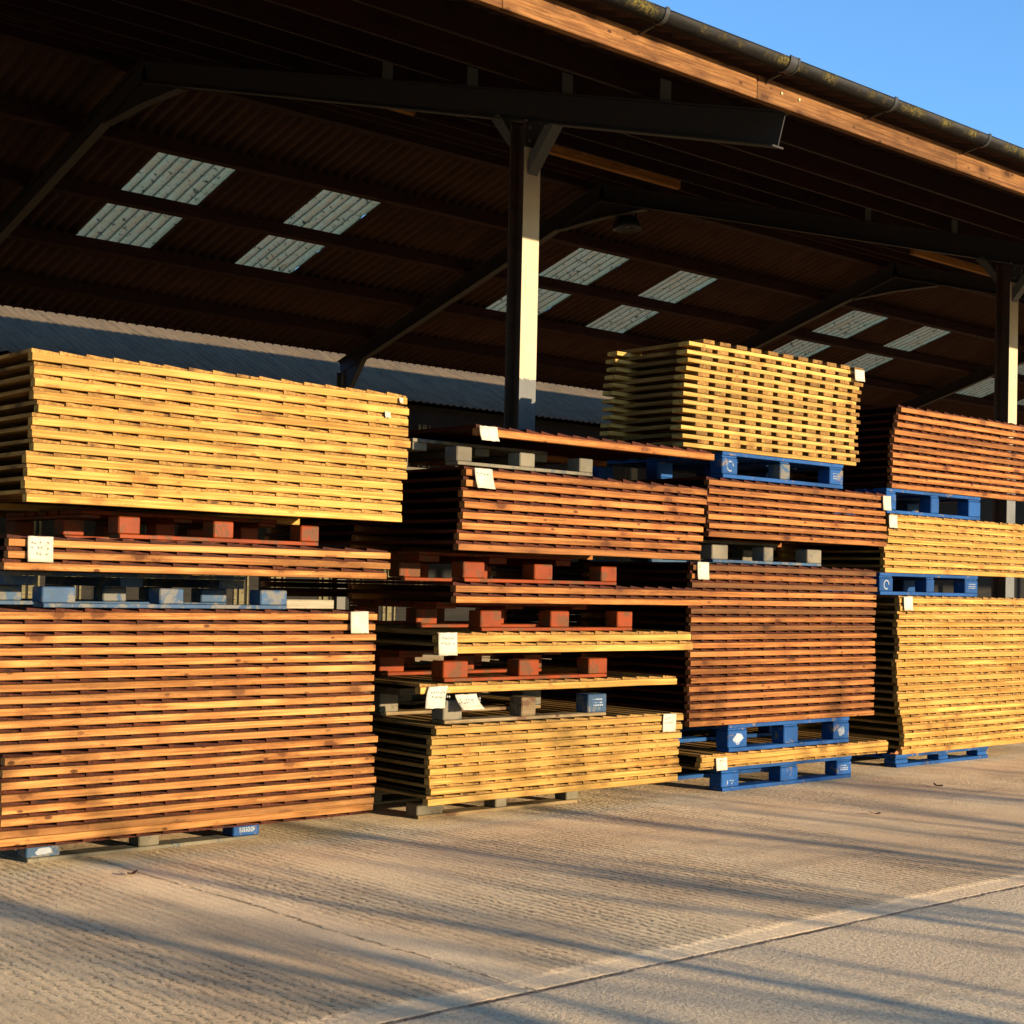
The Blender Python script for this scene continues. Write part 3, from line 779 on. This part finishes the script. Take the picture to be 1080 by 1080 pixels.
PL = {}
PL['a1'] = pallet(2.727, 3.86, YA+.262, 0, .106, 'blue_worn', 'worn blue ground pallet under the tall brown pile, lower left', bottom='grey_pallet', bmats=[M['blue_worn'], M['grey_pallet'], M['blue']], bw=(.15, .10, .14))
PL['a2'] = pallet(2.66, 3.83, YA+.03, 1.073, 1.222, 'blue_worn', 'faded blue pallet between two brown layers at the left', gap=.060, bw=(.145, .115, .14))
PL['a3'] = pallet(2.99, 4.0, YA+.035, 1.366, 1.497, 'red', 'red pallet holding up the golden pile at the upper left', bw=(.10, .10, .10))
PL['b1'] = pallet(4.82, 5.96, YB_+.30, 0, .118, 'grey_pallet', 'weathered ground pallet under the golden pile, second stack', bottom='tan_pallet', bw=(.17, .08, .09))
PL['b2'] = pallet(4.76, 5.90, YB_+.03, .510, .666, 'grey_pallet', 'grey pallet under the lone golden panel with hanging papers', bottom='tan_pallet', bw=(.12, .10, .14), bmats=[M['grey_pallet'], M['tan_pallet'], M['blue_worn']])
PL['b3'] = pallet(4.745, 5.89, YB_+.02, .719, .860, 'red', 'red pallet under the thin golden pair, second stack', bw=(.16, .14, .14))
PL['b4'] = pallet(4.98, 6.08, YB_+.02, .970, 1.113, 'red', 'red pallet between the thin golden and thin brown pairs', bw=(.14, .135, .12))
PL['b5'] = pallet(4.86, 5.95, YB_+.02, 1.218, 1.374, 'red', 'red pallet under the eight-high brown pile', gap=.052, bw=(.14, .13, .12))
PL['b6'] = pallet(4.80, 5.75, YB_+.02, 1.801, 1.956, 'grey_pallet', 'grey pallet under the lone brown panel by the post', gap=.060, bw=(.10, .105, .10), bmats=[M['grey_pallet'], M['grey_pallet'], M['grey_pallet']])
PL['c1'] = pallet(7.0, 8.29, YC+.03, 0, .146, 'blue', 'bright blue ground pallet under the thin golden pair', bw=(.16, .17, .155))
PL['c2'] = pallet(7.03, 8.23, YC+.01, .236, .402, 'blue', 'bright blue pallet with white blotches under the tall brown pile', bw=(.175, .14, .165))
PL['c3'] = pallet(6.865, 7.92, YC+.02, 1.369, 1.519, 'grey_pallet', 'grey pallet between two brown piles, third stack', gap=.042, bottom='blue_worn', bw=(.145, .09, .145))
PL['c4'] = pallet(6.93, 8.12, YC+.01, 1.875, 2.035, 'blue', 'blue pallet carrying the pale picket pile', bw=(.14, .095, .14), bmats=[M['blue'], M['blue_worn'], M['blue']])
PL['d1'] = pallet(9.02, 10.2, YD+.05, 0, .093, 'blue', 'dark blue ground pallet under the golden pile at the right', bw=(.15, .12, .14))
PL['d2'] = pallet(8.74, 9.96, YD+.01, 1.197, 1.351, 'blue', 'blue pallet between the two golden piles at the right', bw=(.155, .095, .165))
PL['d3'] = pallet(8.81, 9.99, YD+.015, 1.757, 1.931, 'blue', 'blue pallet under the brown pile at the upper right', bw=(.115, .10, .155))
for k, i, kd in (('c2', 0, 'blot'), ('c2', 2, 'blot'), ('c1', 0, 'digits'), ('c1', 2, 'lines'), ('c4', 0, 'ring'), ('c4', 2, 'lines'), ('d2', 0, 'ring'), ('d2', 2, 'lines'), ('a1', 0, 'blot'), ('b2', 2, 'lines'), ('a1', 2, 'lines')):
    mark(PL[k], i, kd, hash((k, i)) & 0xff)
for p_ in PL.values():
    for k in ('b0', 'b1', 'b2'): del p_[k]

# loose plank beside the faded blue pallet
bm = bmesh.new(); box(bm, 0, .28, 0, .11, 0, .042, .003)
tag(link('loose_plank', finish(bm, 'loose_plank'), M['plank'], None, (3.90, YA+.14, 1.0735), (0, 0, R(4))), 'short pale plank lying on the brown pile beside faded blue pallet', 'plank')
# leaves and a splinter on the ground
def leaf(x, y, z, s, rz, mat, label, cat, name):
    bm = bmesh.new(); pts = [(-1, 0), (-.5, .32), (.1, .42), (.7, .2), (1, 0), (.6, -.25), (0, -.38), (-.6, -.28)]
    rr = random.Random(int(x*100)); A = [bm.verts.new((a*s, b*s, .012*rr.random() + .25*s*a*a)) for a, b in pts]; c = bm.verts.new((0, 0, .004))
    for i in range(8): bm.faces.new((A[i], A[(i+1) % 8], c))
    o = solid(link(name, finish(bm, name), mat, None, (x, y, z), (0, 0, rz)), .001)
    tag(o, label, cat)
leaf(2.96, 5.62, .003, .035, .4, M['leaf'], 'small dark dead leaf on the concrete near the left pallet', 'leaf', 'dead_leaf')
leaf(8.35, 5.38, .003, .05, 1.2, M['leaf'], 'dark curled leaf on the concrete before the right stack', 'leaf', 'dead_leaf')
leaf(7.0, 4.9, .003, .035, 2.0, M['leaf'], 'tiny dry leaf on open concrete in front of the second stack', 'leaf', 'dead_leaf')
leaf(8.97, YD+.03, .096, .07, .3, M['leaf_orange'], 'orange splinter of bark at the left end of the dark blue pallet', 'bark', 'bark_splinter')

# ------------------------------------------------------------------ bare trees behind the camera that throw the shadow streaks
def bare_tree(seed, h, x, y, label):
    rr = random.Random(seed); root = empty('bare_tree', (x, y, 0), (0, 0, rr.uniform(0, 6)))
    tag(root, label, 'tree', 'bare young trees along the yard edge')
    pts = [Vector((0, 0, -.05))]; rad = [.055*rr.uniform(.7, 1.3)]
    n = 9; lean = Vector((rr.uniform(-.03, .03), rr.uniform(-.03, .03), 0))
    for i in range(1, n+1):
        pts.append(pts[-1] + Vector((rr.uniform(-.05, .05), rr.uniform(-.05, .05), h/n)) + lean); rad.append(rad[0]*(1-.72*i/n))
    bm = bmesh.new(); tube(bm, pts, rad, 8); link('trunk', finish(bm, 'trunk', True), M['bark'], root)
    bm = bmesh.new()
    def grow(p, d, ln, r, depth):
        a = [p]; q = d.normalized()
        for i in range(4):
            q = (q + Vector((rr.uniform(-.22, .22), rr.uniform(-.22, .22), rr.uniform(-.05, .2)))).normalized(); a.append(a[-1] + q*ln/4)
        tube(bm, a, [r, r*.85, r*.65, r*.45, r*.2], 5)
        if depth:
            for k in range(rr.choice((2, 3, 4))):
                b = a[rr.choice((1, 2, 3))]
                grow(b, q + Vector((rr.uniform(-.9, .9), rr.uniform(-.9, .9), rr.uniform(-.1, .6))), ln*rr.uniform(.45, .7), r*.5, depth-1)
    for i in range(5, n+1):
        for k in range(rr.choice((1, 1, 2))):
            a = rr.uniform(0, 6.28)
            grow(pts[i], Vector((math.cos(a), math.sin(a), rr.uniform(.3, .9))), h*rr.uniform(.18, .34), rad[i]*.6+.004, 2)
    link('branches', finish(bm, 'branches', True), M['bark'], root)
    return root
tl = random.Random(21)
TREES = [(4.6, 2.05, -4.6), (5.3, 2.3, -6.2), (5.75, 1.95, -5.0), (6.5, 2.5, -7.4), (6.9, 2.0, -5.2), (7.6, 2.2, -6.4), (8.05, 1.9, -4.8), (8.9, 2.55, -7.6), (9.3, 2.1, -5.6), (10.1, 2.3, -6.8), (10.7, 2.0, -5.0), (11.6, 2.4, -7.0), (12.3, 2.1, -5.8)]
for i, (x, h, y) in enumerate(TREES):
    bare_tree(40+i, h, x, y, 'bare leafless young tree at the yard edge outside the view, throwing thin shadows')

# ------------------------------------------------------------------ light
W = bpy.data.worlds.new("World"); S.world = W; W.use_nodes = True
nt = W.node_tree; bg = nt.nodes['Background']
sky = nt.nodes.new('ShaderNodeTexSky'); sky.sky_type = 'NISHITA'; sky.sun_disc = False
sdir = Vector((math.sin(R(SUN_A))*math.cos(R(SUN_E)), -math.cos(R(SUN_A))*math.cos(R(SUN_E)), math.sin(R(SUN_E))))
sky.sun_elevation = R(SUN_E); sky.sun_rotation = math.atan2(sdir.x, sdir.y)
sky.altitude = 50; sky.air_density = 1.0; sky.dust_density = .3; sky.ozone_density = 4.6
nt.links.new(sky.outputs[0], bg.inputs[0]); bg.inputs[1].default_value = .15
sl = bpy.data.lights.new('sun', 'SUN'); sl.energy = 5.0; sl.angle = R(.53); sl.color = (1.0, .80, .54)
so = bpy.data.objects.new('sun', sl); COL.objects.link(so); so.rotation_euler = (-sdir).to_track_quat('-Z', 'Y').to_euler(); so.location = (10, -20, 12)

# ------------------------------------------------------------------ camera (fitted to the photograph's vanishing points)
yaw, pitch, roll = R(41.45637151), R(1.2098615), R(-1.24720254)
F = Vector((math.sin(yaw)*math.cos(pitch), math.cos(yaw)*math.cos(pitch), math.sin(pitch)))
rt = Vector((math.cos(yaw), -math.sin(yaw), 0)); dn = -rt.cross(F)
r2 = math.cos(roll)*rt + math.sin(roll)*dn; d2 = -math.sin(roll)*rt + math.cos(roll)*dn
cam = bpy.data.cameras.new('camera'); co = bpy.data.objects.new('camera', cam); COL.objects.link(co)
mw = Matrix((( r2.x, -d2.x, -F.x, 0), (r2.y, -d2.y, -F.y, 0), (r2.z, -d2.z, -F.z, H), (0, 0, 0, 1)))
co.matrix_world = mw
cam.sensor_width = 36; cam.lens = 1607.015/1080*36; cam.shift_y = (584.286-540)/1080
cam.clip_end = 2000; cam.clip_start = .05
S.camera = co
